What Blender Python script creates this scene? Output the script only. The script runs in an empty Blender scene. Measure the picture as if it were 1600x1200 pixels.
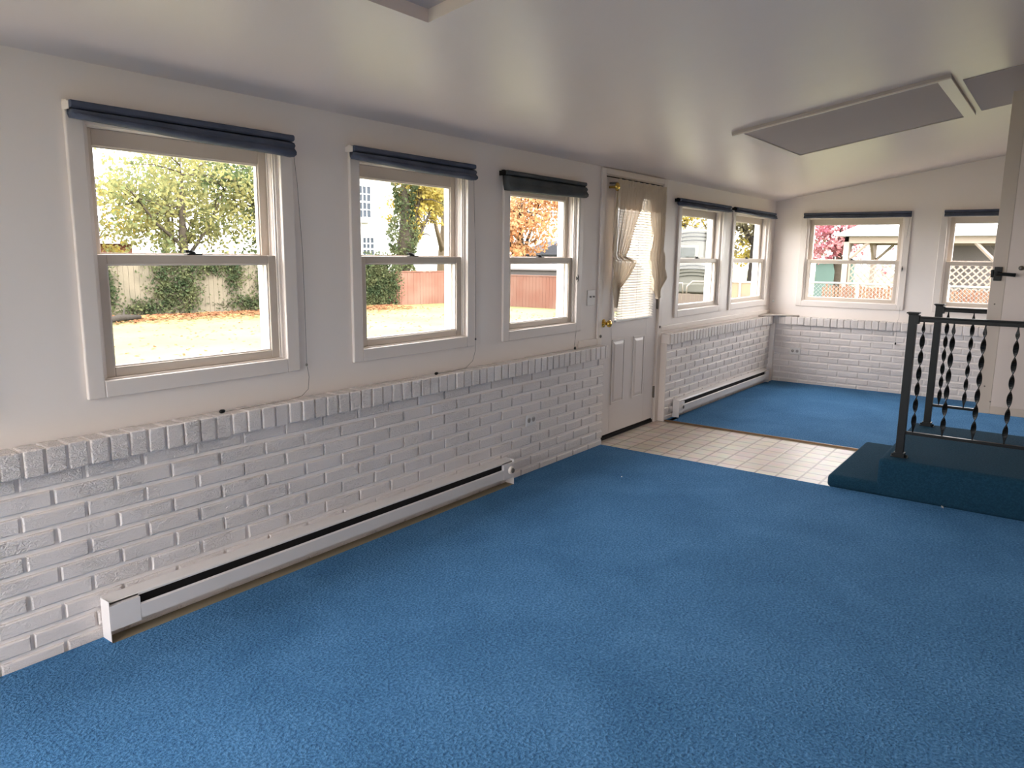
import bpy, math, random
from mathutils import Vector, Matrix
random.seed(7)
S = bpy.context.scene
COL = S.collection

# ---------------------------------------------------------------- camera
cd = bpy.data.cameras.new('camera'); cam = bpy.data.objects.new('camera', cd); COL.objects.link(cam)
R_ = Vector((0.59613002, -0.80279889, 0.01195593)); U_ = Vector((0.13018299, 0.11134194, 0.98521843)); F_ = Vector((0.79226346, 0.58576182, -0.17088504))
M_ = Matrix((R_, U_, -F_)).transposed().to_4x4(); M_.translation = Vector((0, -2.8507, 1.4491))
cam.matrix_world = M_
cd.sensor_width = 36; cd.sensor_fit = 'HORIZONTAL'; cd.lens = 1165.98/1600*36; cd.clip_start = 0.02; cd.clip_end = 300
S.camera = cam
# ---------------------------------------------------------------- world, exposure
w = bpy.data.worlds.new('overcast_sky'); S.world = w; w.use_nodes = True
nt = w.node_tree; nt.nodes.clear()
out = nt.nodes.new('ShaderNodeOutputWorld'); bg = nt.nodes.new('ShaderNodeBackground')
tc = nt.nodes.new('ShaderNodeTexCoord'); nz = nt.nodes.new('ShaderNodeTexNoise'); nz.inputs['Scale'].default_value = 1.6; nz.inputs['Detail'].default_value = 3
rp = nt.nodes.new('ShaderNodeValToRGB'); rp.color_ramp.elements[0].position = .3; rp.color_ramp.elements[0].color = (.97, .95, 1.0, 1); rp.color_ramp.elements[1].position = .7; rp.color_ramp.elements[1].color = (1, .965, .96, 1)
nt.links.new(tc.outputs['Generated'], nz.inputs['Vector']); nt.links.new(nz.outputs['Fac'], rp.inputs['Fac']); nt.links.new(rp.outputs['Color'], bg.inputs['Color'])
bg.inputs['Strength'].default_value = 1.0
nt.links.new(bg.outputs[0], out.inputs[0])
sd = bpy.data.lights.new('hazy_sun', 'SUN'); sd.energy = .7; sd.angle = math.radians(25); sd.color = (1, .95, .86)
so = bpy.data.objects.new('hazy_sun', sd); COL.objects.link(so); so.location = (0, 0, 20)
so.rotation_euler = Vector((.12, -.75, .66)).to_track_quat('Z', 'Y').to_euler()
S.view_settings.view_transform = 'Standard'; S.view_settings.look = 'None'; S.view_settings.gamma = 1; S.view_settings.use_curve_mapping = False
S.view_settings.exposure = 3.92
def portal(loc, rot, sx, sy):
    l = bpy.data.lights.new('window_portal', 'AREA'); l.shape = 'RECTANGLE'; l.size = sx; l.size_y = sy; l.cycles.is_portal = True
    o = bpy.data.objects.new('window_portal', l); COL.objects.link(o); o.location = loc; o.rotation_euler = rot

# ---------------------------------------------------------------- helpers
def srgb(r, g, b):
    f = lambda c: (c/255/12.92) if c/255 <= .04045 else ((c/255+.055)/1.055)**2.4
    return (f(r), f(g), f(b), 1)
def new_mat(name):
    m = bpy.data.materials.new(name); m.use_nodes = True
    return m, m.node_tree, m.node_tree.nodes['Principled BSDF']
def mat(name, col, rough=.5, spec=.5, metal=0., bump=None, var=None, coat=0):
    """bump=(scale,strength,distance[,detail]); var=(scale, colour2, lo, hi)"""
    m, t, b = new_mat(name)
    b.inputs['Base Color'].default_value = col; b.inputs['Roughness'].default_value = rough
    b.inputs['Specular IOR Level'].default_value = spec; b.inputs['Metallic'].default_value = metal
    b.inputs['Coat Weight'].default_value = coat
    tcn = t.nodes.new('ShaderNodeTexCoord')
    if bump:
        n = t.nodes.new('ShaderNodeTexNoise'); n.inputs['Scale'].default_value = bump[0]; n.inputs['Detail'].default_value = bump[3] if len(bump) > 3 else 3
        bp = t.nodes.new('ShaderNodeBump'); bp.inputs['Strength'].default_value = bump[1]; bp.inputs['Distance'].default_value = bump[2]
        t.links.new(tcn.outputs['Object'], n.inputs['Vector']); t.links.new(n.outputs['Fac'], bp.inputs['Height']); t.links.new(bp.outputs['Normal'], b.inputs['Normal'])
    if var:
        n = t.nodes.new('ShaderNodeTexNoise'); n.inputs['Scale'].default_value = var[0]; n.inputs['Detail'].default_value = 4
        r = t.nodes.new('ShaderNodeValToRGB'); e = r.color_ramp.elements
        e[0].position = var[2]; e[0].color = col; e[1].position = var[3]; e[1].color = var[1]
        t.links.new(tcn.outputs['Object'], n.inputs['Vector']); t.links.new(n.outputs['Fac'], r.inputs['Fac']); t.links.new(r.outputs['Color'], b.inputs['Base Color'])
    return m
class MB:
    def __init__(s): s.v = []; s.f = []
    def box(s, x0, y0, z0, x1, y1, z1):
        x0, x1 = min(x0, x1), max(x0, x1); y0, y1 = min(y0, y1), max(y0, y1); z0, z1 = min(z0, z1), max(z0, z1)
        i = len(s.v)
        s.v += [(x0,y0,z0),(x1,y0,z0),(x1,y1,z0),(x0,y1,z0),(x0,y0,z1),(x1,y0,z1),(x1,y1,z1),(x0,y1,z1)]
        s.f += [tuple(i+k for k in q) for q in ((0,3,2,1),(4,5,6,7),(0,1,5,4),(1,2,6,5),(2,3,7,6),(3,0,4,7))]
        return s
    def poly8(s, pts):  # 8 points: bottom 4 (ccw from above), top 4
        i = len(s.v); s.v += [tuple(p) for p in pts]
        s.f += [tuple(i+k for k in q) for q in ((0,3,2,1),(4,5,6,7),(0,1,5,4),(1,2,6,5),(2,3,7,6),(3,0,4,7))]
        return s
    def prism(s, prof, x0, x1, dz0=0, dz1=0, axis='x'):
        """closed profile of (d,z) extruded along x"""
        i = len(s.v); n = len(prof)
        for x, dz in ((x0, dz0), (x1, dz1)):
            for k, (d, z) in enumerate(prof):
                q = dz(k) if callable(dz) else dz
                s.v.append((x, d, z+q) if axis == 'x' else (d, x, z+q))
        s.f.append(tuple(i+k for k in range(n))); s.f.append(tuple(i+n+k for k in reversed(range(n))))
        for k in range(n):
            l = (k+1) % n; s.f.append((i+k, i+n+k, i+n+l, i+l))
        return s
    def tube(s, pts, rad, n=8, caps=True):
        pts = [Vector(p) for p in pts]; rad = rad if isinstance(rad, (list, tuple)) else [rad]*len(pts)
        i = len(s.v); up = None
        for k, p in enumerate(pts):
            d = (pts[min(k+1, len(pts)-1)]-pts[max(k-1, 0)]).normalized()
            if up is None: up = Vector((0,0,1)) if abs(d.z) < .9 else Vector((1,0,0))
            a = d.cross(up).normalized(); b = a.cross(d).normalized(); up = b
            for j in range(n):
                t = 2*math.pi*j/n; s.v.append(tuple(p+(a*math.cos(t)+b*math.sin(t))*rad[k]))
        for k in range(len(pts)-1):
            for j in range(n):
                l = (j+1) % n; s.f.append((i+k*n+j, i+k*n+l, i+(k+1)*n+l, i+(k+1)*n+j))
        if caps:
            s.f.append(tuple(i+j for j in reversed(range(n)))); e = i+(len(pts)-1)*n; s.f.append(tuple(e+j for j in range(n)))
        return s
    def lathe(s, c, axis, prof, n=20):
        c = Vector(c); d = Vector(axis).normalized(); pts = []; rad = []
        a = d.orthogonal().normalized(); b = d.cross(a); i = len(s.v)
        for (h, r) in prof:
            for j in range(n):
                t = 2*math.pi*j/n; s.v.append(tuple(c+d*h+(a*math.cos(t)+b*math.sin(t))*r))
        for k in range(len(prof)-1):
            for j in range(n):
                l = (j+1) % n; s.f.append((i+k*n+j, i+k*n+l, i+(k+1)*n+l, i+(k+1)*n+j))
        s.f.append(tuple(i+j for j in reversed(range(n)))); e = i+(len(prof)-1)*n; s.f.append(tuple(e+j for j in range(n)))
        return s
    def ring(s, x0, x1, z0, z1, gx0, gx1, gz0, gz1, d0, d1):
        """rectangular frame with rectangular hole, in the xz plane, depth d0..d1"""
        if gx0 > x0: s.box(x0, d0, z0, gx0, d1, z1)
        if gx1 < x1: s.box(gx1, d0, z0, x1, d1, z1)
        if gz0 > z0: s.box(gx0, d0, z0, gx1, d1, gz0)
        if gz1 < z1: s.box(gx0, d0, gz1, gx1, d1, z1)
        return s
    def build(s, name, m, parent=None, bevel=0, smooth=False, seg=2):
        me = bpy.data.meshes.new(name); me.from_pydata(s.v, [], s.f); me.update(); me.materials.append(m)
        o = bpy.data.objects.new(name, me); COL.objects.link(o)
        if parent: o.parent = parent
        if smooth:
            for p in me.polygons: p.use_smooth = True
        if bevel:
            b = o.modifiers.new('edge', 'BEVEL'); b.width = bevel; b.segments = seg; b.limit_method = 'ANGLE'; b.angle_limit = .6
        return o
def tag(o, label, cat, group=None, kind=None):
    if label: o['label'] = label
    if cat: o['category'] = cat
    if group: o['group'] = group
    if kind: o['kind'] = kind
    return o
def empty(name, loc=(0,0,0), rz=0, **k):
    o = bpy.data.objects.new(name, None); COL.objects.link(o); o.location = loc; o.rotation_euler = (0, 0, rz); o.empty_display_size = .1
    return tag(o, k.get('label'), k.get('cat'), k.get('group'), k.get('kind'))
def struct(o, label, cat): return tag(o, label, cat, None, 'structure')

# ---------------------------------------------------------------- materials
WALLC = srgb(236, 226, 219)
m_wall = mat('wall_paint', WALLC, .48, .35, bump=(3.0, .25, .02, 2))
m_ceil = mat('ceiling_paint', srgb(228, 214, 208), .36, .4, bump=(2.2, .26, .03, 2))
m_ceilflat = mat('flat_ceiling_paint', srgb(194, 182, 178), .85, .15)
m_trim = mat('trim_paint', srgb(228, 217, 209), .38, .4)
m_sash = mat('almond_sash', srgb(204, 190, 176), .42, .4)
m_white = mat('bright_white_vinyl', srgb(236, 236, 232), .4, .4)
m_metalw = mat('heater_enamel', srgb(224, 217, 214), .35, .5)
m_black = mat('black_metal', srgb(9, 11, 12), .42, .28)
m_dark = mat('dark_interior', srgb(26, 22, 22), .8, .2)
m_shade = mat('slate_shade_fabric', srgb(90, 95, 113), .85, .2, bump=(60, .3, .003), var=(9, srgb(76, 81, 97), .35, .7))
m_shadeg = mat('charcoal_shade_fabric', srgb(82, 85, 86), .85, .2, bump=(60, .3, .003), var=(9, srgb(70, 73, 78), .35, .7))
m_brass = mat('polished_brass', srgb(212, 178, 92), .18, .5, 1.)
m_cord = mat('grey_cord', srgb(120, 112, 106), .7, .2)
m_grey = mat('grey_metal', srgb(120, 112, 104), .45, .5, .5)
m_outlet = mat('outlet_plate', srgb(226, 220, 216), .35, .4)
m_recept = mat('outlet_face', srgb(176, 168, 162), .4, .4)
m_wood = mat('tack_strip_wood', srgb(150, 136, 112), .8, .2, bump=(40, .3, .004))
m_door = mat('door_paint', srgb(222, 213, 209), .4, .4)
m_cream = mat('storm_door_enamel', srgb(216, 202, 194), .4, .4)
m_creamedge = mat('storm_door_stile', srgb(200, 186, 174), .4, .4)

def brick_paint(rough=.42):
    m, t, b = new_mat('painted_brick')
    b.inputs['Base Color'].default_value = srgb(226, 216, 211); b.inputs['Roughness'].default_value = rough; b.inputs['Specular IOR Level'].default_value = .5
    tcn = t.nodes.new('ShaderNodeTexCoord'); mp = t.nodes.new('ShaderNodeMapping'); mp.inputs['Scale'].default_value = (1, 1, 1.6)
    n = t.nodes.new('ShaderNodeTexNoise'); n.inputs['Scale'].default_value = 42; n.inputs['Detail'].default_value = 4; n.inputs['Distortion'].default_value = 2.2
    n2 = t.nodes.new('ShaderNodeTexNoise'); n2.inputs['Scale'].default_value = 5; n2.inputs['Detail'].default_value = 2
    r2 = t.nodes.new('ShaderNodeMapRange'); r2.inputs[1].default_value = .38; r2.inputs[2].default_value = .58; r2.inputs[3].default_value = .25; r2.inputs[4].default_value = 1
    mu = t.nodes.new('ShaderNodeMath'); mu.operation = 'MULTIPLY'
    bp = t.nodes.new('ShaderNodeBump'); bp.inputs['Strength'].default_value = 1; bp.inputs["Distance"].default_value = .010
    t.links.new(tcn.outputs['Object'], mp.inputs[0]); t.links.new(mp.outputs[0], n.inputs['Vector']); t.links.new(tcn.outputs['Object'], n2.inputs['Vector'])
    sb = t.nodes.new('ShaderNodeMath'); sb.operation = 'SUBTRACT'; sb.inputs[1].default_value = .5; t.links.new(n.outputs['Fac'], sb.inputs[0])
    t.links.new(n2.outputs['Fac'], r2.inputs[0]); t.links.new(sb.outputs[0], mu.inputs[0]); t.links.new(r2.outputs[0], mu.inputs[1])
    t.links.new(mu.outputs[0], bp.inputs['Height']); t.links.new(bp.outputs['Normal'], b.inputs['Normal'])
    return m
m_brick = brick_paint(); m_ledge = brick_paint(.2)
m_mortar = mat('lit_mortar_paint', srgb(242, 233, 227), .3, .5, bump=(30, .3, .004))  # same paint as the brick, lightened to put lit joints into the colour

def carpet_mat():
    m, t, b = new_mat('blue_carpet')
    b.inputs['Roughness'].default_value = .95; b.inputs['Specular IOR Level'].default_value = .1
    b.inputs['Sheen Weight'].default_value = .25; b.inputs['Sheen Roughness'].default_value = .5; b.inputs['Sheen Tint'].default_value = srgb(120, 170, 210)
    tcn = t.nodes.new('ShaderNodeTexCoord')
    n = t.nodes.new('ShaderNodeTexNoise'); n.inputs['Scale'].default_value = 95; n.inputs['Detail'].default_value = 4
    n2 = t.nodes.new('ShaderNodeTexNoise'); n2.inputs['Scale'].default_value = 2.2; n2.inputs['Detail'].default_value = 5; n2.inputs['Distortion'].default_value = .6
    ad = t.nodes.new('ShaderNodeMath'); ad.operation = 'MULTIPLY_ADD'; ad.inputs[1].default_value = .72
    hf = t.nodes.new('ShaderNodeMath'); hf.operation = 'MULTIPLY'; hf.inputs[1].default_value = .28
    r = t.nodes.new('ShaderNodeValToRGB'); e = r.color_ramp.elements
    e[0].position = .30; e[0].color = srgb(32, 73, 112); e[1].position = .70; e[1].color = srgb(90, 137, 182)
    m3 = e.new(.5) if False else r.color_ramp.elements.new(.5); m3.color = srgb(61, 106, 147)
    bp = t.nodes.new('ShaderNodeBump'); bp.inputs['Strength'].default_value = 1; bp.inputs['Distance'].default_value = .012
    for a in (n, n2): t.links.new(tcn.outputs['Object'], a.inputs['Vector'])
    t.links.new(n2.outputs['Fac'], hf.inputs[0]); t.links.new(n.outputs['Fac'], ad.inputs[0]); t.links.new(hf.outputs[0], ad.inputs[2])
    t.links.new(ad.outputs[0], r.inputs['Fac']); t.links.new(r.outputs['Color'], b.inputs['Base Color'])
    t.links.new(n.outputs['Fac'], bp.inputs['Height']); t.links.new(bp.outputs['Normal'], b.inputs['Normal'])
    return m
m_carpet = carpet_mat()
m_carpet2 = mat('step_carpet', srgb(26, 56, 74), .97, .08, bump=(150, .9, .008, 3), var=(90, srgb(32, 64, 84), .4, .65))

def vinyl_mat():
    m, t, b = new_mat('vinyl_floor')
    b.inputs['Roughness'].default_value = .38; b.inputs['Specular IOR Level'].default_value = .4
    tcn = t.nodes.new('ShaderNodeTexCoord'); mp = t.nodes.new('ShaderNodeMapping')
    br = t.nodes.new('ShaderNodeTexBrick'); br.offset = 0; br.squash = 1
    br.inputs['Scale'].default_value = 1; br.inputs['Brick Width'].default_value = .14; br.inputs['Row Height'].default_value = .14
    br.inputs['Mortar Size'].default_value = .010; br.inputs['Mortar Smooth'].default_value = .6
    br.inputs['Color1'].default_value = srgb(222, 208, 192); br.inputs['Color2'].default_value = srgb(212, 196, 182); br.inputs['Mortar'].default_value = srgb(168, 150, 138)
    n = t.nodes.new('ShaderNodeTexNoise'); n.inputs['Scale'].default_value = 9
    mx = t.nodes.new('ShaderNodeMixRGB'); mx.blend_type = 'MULTIPLY'; mx.inputs[0].default_value = .35
    bp = t.nodes.new('ShaderNodeBump'); bp.inputs['Strength'].default_value = .4; bp.inputs['Distance'].default_value = .002; bp.invert = True
    t.links.new(tcn.outputs['Object'], mp.inputs[0]); t.links.new(mp.outputs[0], br.inputs['Vector']); t.links.new(tcn.outputs['Object'], n.inputs['Vector'])
    t.links.new(br.outputs['Color'], mx.inputs[1]); t.links.new(n.outputs['Color'], mx.inputs[2]); t.links.new(mx.outputs[0], b.inputs['Base Color'])
    t.links.new(br.outputs['Fac'], bp.inputs['Height']); t.links.new(bp.outputs['Normal'], b.inputs['Normal'])
    return m
m_vinyl = vinyl_mat()

def glass_mat():
    m = bpy.data.materials.new('window_glass'); m.use_nodes = True; t = m.node_tree; t.nodes.clear()
    o = t.nodes.new('ShaderNodeOutputMaterial'); mx = t.nodes.new('ShaderNodeMixShader'); tr = t.nodes.new('ShaderNodeBsdfTransparent'); gl = t.nodes.new('ShaderNodeBsdfGlossy')
    tr.inputs[0].default_value = (.94, .95, .94, 1); gl.inputs['Roughness'].default_value = .02
    fr = t.nodes.new('ShaderNodeFresnel'); ge = t.nodes.new('ShaderNodeNewGeometry'); mr = t.nodes.new('ShaderNodeMapRange')
    mr.inputs[3].default_value = 1.08; mr.inputs[4].default_value = 1/1.08   # same reflectance on both faces of the thin pane
    t.links.new(ge.outputs['Backfacing'], mr.inputs[0]); t.links.new(mr.outputs[0], fr.inputs[0])
    t.links.new(fr.outputs[0], mx.inputs[0]); t.links.new(tr.outputs[0], mx.inputs[1]); t.links.new(gl.outputs[0], mx.inputs[2]); t.links.new(mx.outputs[0], o.inputs[0])
    return m
m_glass = glass_mat()
def thin_mat(name, col, transl, transp):
    m = bpy.data.materials.new(name); m.use_nodes = True; t = m.node_tree; t.nodes.clear()
    o = t.nodes.new('ShaderNodeOutputMaterial'); d = t.nodes.new('ShaderNodeBsdfDiffuse'); tl = t.nodes.new('ShaderNodeBsdfTranslucent'); tp = t.nodes.new('ShaderNodeBsdfTransparent')
    a = t.nodes.new('ShaderNodeMixShader'); b = t.nodes.new('ShaderNodeMixShader'); a.inputs[0].default_value = transl; b.inputs[0].default_value = transp
    d.inputs[0].default_value = col; tl.inputs[0].default_value = col
    t.links.new(d.outputs[0], a.inputs[1]); t.links.new(tl.outputs[0], a.inputs[2]); t.links.new(a.outputs[0], b.inputs[1]); t.links.new(tp.outputs[0], b.inputs[2]); t.links.new(b.outputs[0], o.inputs[0])
    return m, t, d, tl
m_lace = thin_mat('ivory_lace', srgb(222, 206, 184), .16, .05)[0]
m_slat = thin_mat('blind_slat', srgb(238, 232, 224), .10, 0)[0]
def leaf_mat(name, c1, c2, scale=.9, c3=None):
    m, t, d, tl = thin_mat(name, c1, .45, 0)
    tcn = t.nodes.new('ShaderNodeTexCoord'); n = t.nodes.new('ShaderNodeTexNoise'); n.inputs['Scale'].default_value = scale; n.inputs['Detail'].default_value = 6; n.inputs['Roughness'].default_value = .75
    r = t.nodes.new('ShaderNodeValToRGB'); e = r.color_ramp.elements; e[0].position = .4; e[0].color = c1; e[1].position = .6; e[1].color = c2
    if c3: q = e.new(.5); q.color = c3
    t.links.new(tcn.outputs['Object'], n.inputs['Vector']); t.links.new(n.outputs['Fac'], r.inputs['Fac'])
    t.links.new(r.outputs['Color'], d.inputs[0]); t.links.new(r.outputs['Color'], tl.inputs[0])
    return m

# ================================================================ ROOM SHELL
WT = .14; ZC = 2.0938; SL = .1693; XF = 8.98; YR = -3.32; XN = -1.3
def zce(y): return ZC - SL*y
# windows: (glass left, glass right) on the left wall, x ; on far wall in -y
LW = [(1.352, 2.050), (2.625, 3.327), (3.852, 4.545), (6.405, 7.285), (7.735, 8.685), (.085, .785), (-1.19, -.49)]  # last two are unseen windows, added to brighten the room
FW = [(.428, 1.312), (1.826, 2.72)]
OZ0, OZ1 = .968, 1.896
def wall_with_holes(holes, a0, a1, z0, z1, mb, f):
    """holes sorted (x0,x1,zb,zt); f(x0,z0,x1,z1) adds a box"""
    x = a0
    for (h0, h1, b, t) in sorted(holes):
        if h0 > x: f(x, z0, h0, z1)
        if b > z0: f(h0, z0, h1, b)
        if t < z1: f(h0, t, h1, z1)
        x = h1
    if x < a1: f(x, z0, a1, z1)
mb = MB(); holes = [(a-.058, b+.058, OZ0, OZ1) for a, b in LW] + [(4.975, 5.965, -.02, 2.045)]
def fb(x0, z0, x1, z1):
    t = z1 >= ZC-.001
    zo = ZC - SL*WT if t else z1
    mb.poly8([(x0,0,z0),(x1,0,z0),(x1,WT,z0),(x0,WT,z0),(x0,0,z1),(x1,0,z1),(x1,WT,zo),(x0,WT,zo)])
wall_with_holes(holes, XN, XF+WT, -.42, ZC, mb, fb)
struct(mb.build('wall_left', m_wall), 'long white painted wall with five windows and the back door, above the brick', 'wall')
mb = MB()
def ff(a0, z0, a1, z1):   # a = -y
    t = z1 >= 9
    za, zb = (zce(-a0), zce(-a1)) if t else (z1, z1)
    mb.poly8([(XF,-a1,z0),(XF+WT,-a1,z0),(XF+WT,-a0,z0),(XF,-a0,z0),(XF,-a1,zb),(XF+WT,-a1,zb),(XF+WT,-a0,za),(XF,-a0,za)])
wall_with_holes([(a-.058, b+.058, OZ0, OZ1) for a, b in FW], 0, -YR, -.42, 9, mb, ff)
struct(mb.build('wall_far', m_wall), 'white end wall with two windows under the sloping ceiling', 'wall')
# house wall on the right, doorway x 4.72..5.56
mb = MB()
def fr(x0, z0, x1, z1): mb.box(x0, YR, z0, x1, YR-.14, z1)
wall_with_holes([(4.74, 5.57, .47, 2.50)], XN, XF+WT, -.42, zce(YR), mb, fr)
struct(mb.build('wall_right', mat('house_siding', srgb(206, 195, 186), .8, .2, bump=(30, .4, .01))), 'house side wall of the sunroom behind the railings', 'wall')
mb = MB()
def fn(a0, z0, a1, z1):
    t = z1 >= 9
    za, zb = (zce(-a0), zce(-a1)) if t else (z1, z1)
    mb.poly8([(XN-WT,-a1,z0),(XN,-a1,z0),(XN,-a0,z0),(XN-WT,-a0,z0),(XN-WT,-a1,zb),(XN,-a1,zb),(XN,-a0,za),(XN-WT,-a0,za)])
wall_with_holes([(.12, 1.72, .08, 2.12)], -WT, -YR, -.42, 9, mb, fn)
struct(mb.build('wall_near', m_wall), 'white end wall behind the viewer', 'wall')
# floor slab
struct(MB().box(XN-WT, YR-.14, -.42, XF+WT, WT, 0).build('floor', m_vinyl), 'beige vinyl tile floor strip leading from the back door', 'floor')
# ceiling with recessed hatch opening
HX0, HX1, HY0, HY1 = .84, 2.075, -2.17, -.93
mb = MB()
def cslab(x0, x1, y0, y1, o=0, th=.12):
    mb.poly8([(x0,y0,zce(y0)+o),(x1,y0,zce(y0)+o),(x1,y1,zce(y1)+o),(x0,y1,zce(y1)+o),(x0,y0,zce(y0)+o+th),(x1,y0,zce(y0)+o+th),(x1,y1,zce(y1)+o+th),(x0,y1,zce(y1)+o+th)])
cslab(XN-WT, HX0, YR-.14, WT); cslab(HX1, XF+WT, YR-.14, WT); cslab(HX0, HX1, YR-.14, HY0); cslab(HX0, HX1, HY1, WT)
struct(mb.build('ceiling', m_ceil), 'glossy white sloping ceiling', 'ceiling')
mb = MB(); cslab(HX0, HX1, HY0, HY1, .045, .05)
h = mb.build('ceiling_hatch', m_ceilflat)
tag(h, 'recessed square ceiling hatch at the top edge, nearest the viewer', 'hatch')

# ---------------------------------------------------------------- brick knee walls
def brick_run(x0, x1, zrow=True, par=0):
    """local: face runs along x, outward face at y=-.073 ; returns MB of running bond bricks + backing"""
    b = MB()
    P = .216; H = .0715
    for r in range(10):
        zt = .690 - r*H; zb = max(zt-H+.0145, 0.0)
        st = .955 if r % 2 == 0 else 1.061
        k0 = math.floor((x0-st)/P)-1
        for k in range(k0, k0+int((x1-x0)/P)+4):
            a = st+k*P+.0055+random.uniform(-.002, .002); c = st+(k+1)*P-.0055+random.uniform(-.002, .002)
            a = max(a, x0); c = min(c, x1)
            if c-a < .02: continue
            pr = -.073+random.uniform(-.0015, .0015); e = .006
            za = zb+random.uniform(-.001, .001)
            i = len(b.v)
            b.v += [(a,-.058,za),(c,-.058,za),(c,-.058,zt),(a,-.058,zt),(a+e*.3,pr+e*.5,za+e*.3),(c-e*.3,pr+e*.5,za+e*.3),(c-e*.3,pr+e*.5,zt-e*.3),(a+e*.3,pr+e*.5,zt-e*.3),
                    (a+e,pr,za+e),(c-e,pr,za+e),(c-e,pr,zt-e),(a+e,pr,zt-e)]
            b.f += [tuple(i+q for q in t) for t in ((8,9,10,11),(0,1,5,4),(1,2,6,5),(2,3,7,6),(3,0,4,7),(4,5,9,8),(5,6,10,9),(6,7,11,10),(7,4,8,11))]
    return b
def ledge_run(x0, x1, st=.898, P=.0715):
    b = MB()
    n0 = math.floor((x0-st)/P)-1
    for k in range(n0, n0+int((x1-x0)/P)+4):
        a = max(st+k*P+.005+random.uniform(-.0015, .0015), x0); c = min(st+(k+1)*P-.005+random.uniform(-.0015, .0015), x1)
        if c-a < .015: continue
        pr = -.100+random.uniform(-.003, .003); zt = .779+random.uniform(-.0015, .0015); zb = .686+random.uniform(-.002, .002)
        b.box(a, -.002, zb, c, pr, zt)
    return b
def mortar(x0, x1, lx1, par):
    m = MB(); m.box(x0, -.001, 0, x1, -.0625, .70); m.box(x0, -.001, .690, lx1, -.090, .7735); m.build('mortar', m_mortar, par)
kw = empty('wall_left_brick', (0,0,0)); struct(kw, 'white painted brick knee wall running from the near left to the door', 'brick wall')
kw.name = 'trim_1'
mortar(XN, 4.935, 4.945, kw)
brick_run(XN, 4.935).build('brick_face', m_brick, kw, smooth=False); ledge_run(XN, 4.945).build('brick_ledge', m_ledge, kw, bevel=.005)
kw2 = empty('trim_2'); struct(kw2, 'white painted brick knee wall between the door and the far corner', 'brick wall')
XB2 = 6.04
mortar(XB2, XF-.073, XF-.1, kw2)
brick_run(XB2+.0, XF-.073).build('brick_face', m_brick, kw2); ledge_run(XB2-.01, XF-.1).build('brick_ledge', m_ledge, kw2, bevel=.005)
MB().box(XB2-.012, -.001, 0, XB2+.0, -.075, .70).build('end_return', m_trim, kw2)
kw3 = empty('trim_3', (XF, 0, 0), -math.pi/2); struct(kw3, 'white painted brick knee wall under the two far windows', 'brick wall')
# local x -> -y ; want even rows at y=-.735 => local .735; brick_run uses st .955/1.061 + k*.216 ; .955-.216=.739 ok for even rows -> swap by mirrored offset
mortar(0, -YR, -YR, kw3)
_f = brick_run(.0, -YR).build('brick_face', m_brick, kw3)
ledge_run(.0, -YR, st=.017).build('brick_ledge', m_ledge, kw3, bevel=.005)
# smooth plastered inside corner
struct(MB().box(XF-.12, -.12, 0, XF-.0, -.0, .69).build('trim_4', m_wall), 'smooth plastered inside corner of the brick knee walls', 'corner post')
# small trim boards above the ledges
t5 = struct(MB().box(4.66, -.001, .778, 4.93, -.012, .83).build('trim_5', m_trim, bevel=.004), 'short white moulding on the brick ledge left of the door', 'moulding')
t6 = struct(MB().box(6.03, -.001, .80, XF, -.016, .845).build('trim_6', m_trim, bevel=.004), 'white moulding above the brick ledge right of the door', 'moulding')

# ---------------------------------------------------------------- windows
def window(n, loc, rz, half, label, lock=True, cut_right=None):
    e = empty('window_%d' % n, loc, rz); struct(e, label, 'window')
    g = half; o = half+.058
    c = MB(); c.ring(-o-.062, o+.066, .905, 1.957, -o, o, OZ0, OZ1, -.018, .0)
    c.build('window_casing', m_trim, e, bevel=.004)
    f = MB(); f.ring(-o, o, OZ0, OZ1, -o+.014, o-.014, OZ0+.006, OZ1-.012, 0.004, .14)
    for s in (-1, 1):                      # balance tracks
        f.box(s*(o-.014), .010, OZ0, s*(o-.022), .016, OZ1-.012)
        f.box(s*(o-.014), .055, OZ0, s*(o-.022), .060, OZ1-.012)
        f.box(s*(o-.014), .030, 1.44, s*(o-.018), .036, OZ1-.012)
    f.build('window_frame', m_trim, e, bevel=.0015)
    x = MB(); x.ring(-o+.014, o-.014, OZ0, OZ1, -g-.03, g+.03, .99, 1.845, .104, .142)
    for s in (-1, 1): x.box(s*g, .062, OZ0+.006, s*(o-.014), .088, 1.395)
    x.build('storm_frame', m_white, e, bevel=.003)
    for nm, z0, z1, g0, g1, d0, d1 in (('lower_sash', OZ0+.006, 1.432, 1.010, 1.396, .018, .053), ('upper_sash', 1.397, OZ1-.012, 1.432, 1.823, .063, .098)):
        s = MB(); s.ring(-o+.015, o-.015, z0, z1, -g, g, g0, g1, d0, d1)
        so_ = s.build(nm, m_sash, e, bevel=.003)
        bd = MB(); bd.ring(-g-.001, g+.001, g0-.001, g1+.001, -g+.006, g-.006, g0+.006, g1-.006, d0+.008, d1-.008)
        bd.build('glazing_bead', m_trim, so_)
        MB().box(-g, (d0+d1)/2-.0015, g0, g, (d0+d1)/2+.0015, g1).build('pane', m_glass, so_)
    if lock:
        l = MB(); l.box(-.028, .022, 1.432, .038, .048, 1.437); l.lathe((0, .035, 1.437), (0,0,1), [(0, .014), (.008, .013), (.010, .008)], 14)
        l.poly8([(-.03,.028,1.441),(.005,.028,1.441),(.005,.042,1.441),(-.03,.042,1.441),(-.032,.026,1.452),(.004,.028,1.450),(.004,.042,1.450),(-.032,.044,1.452)])
        l.build('sash_lock', m_black, e, bevel=.0015)
    return e
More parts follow.
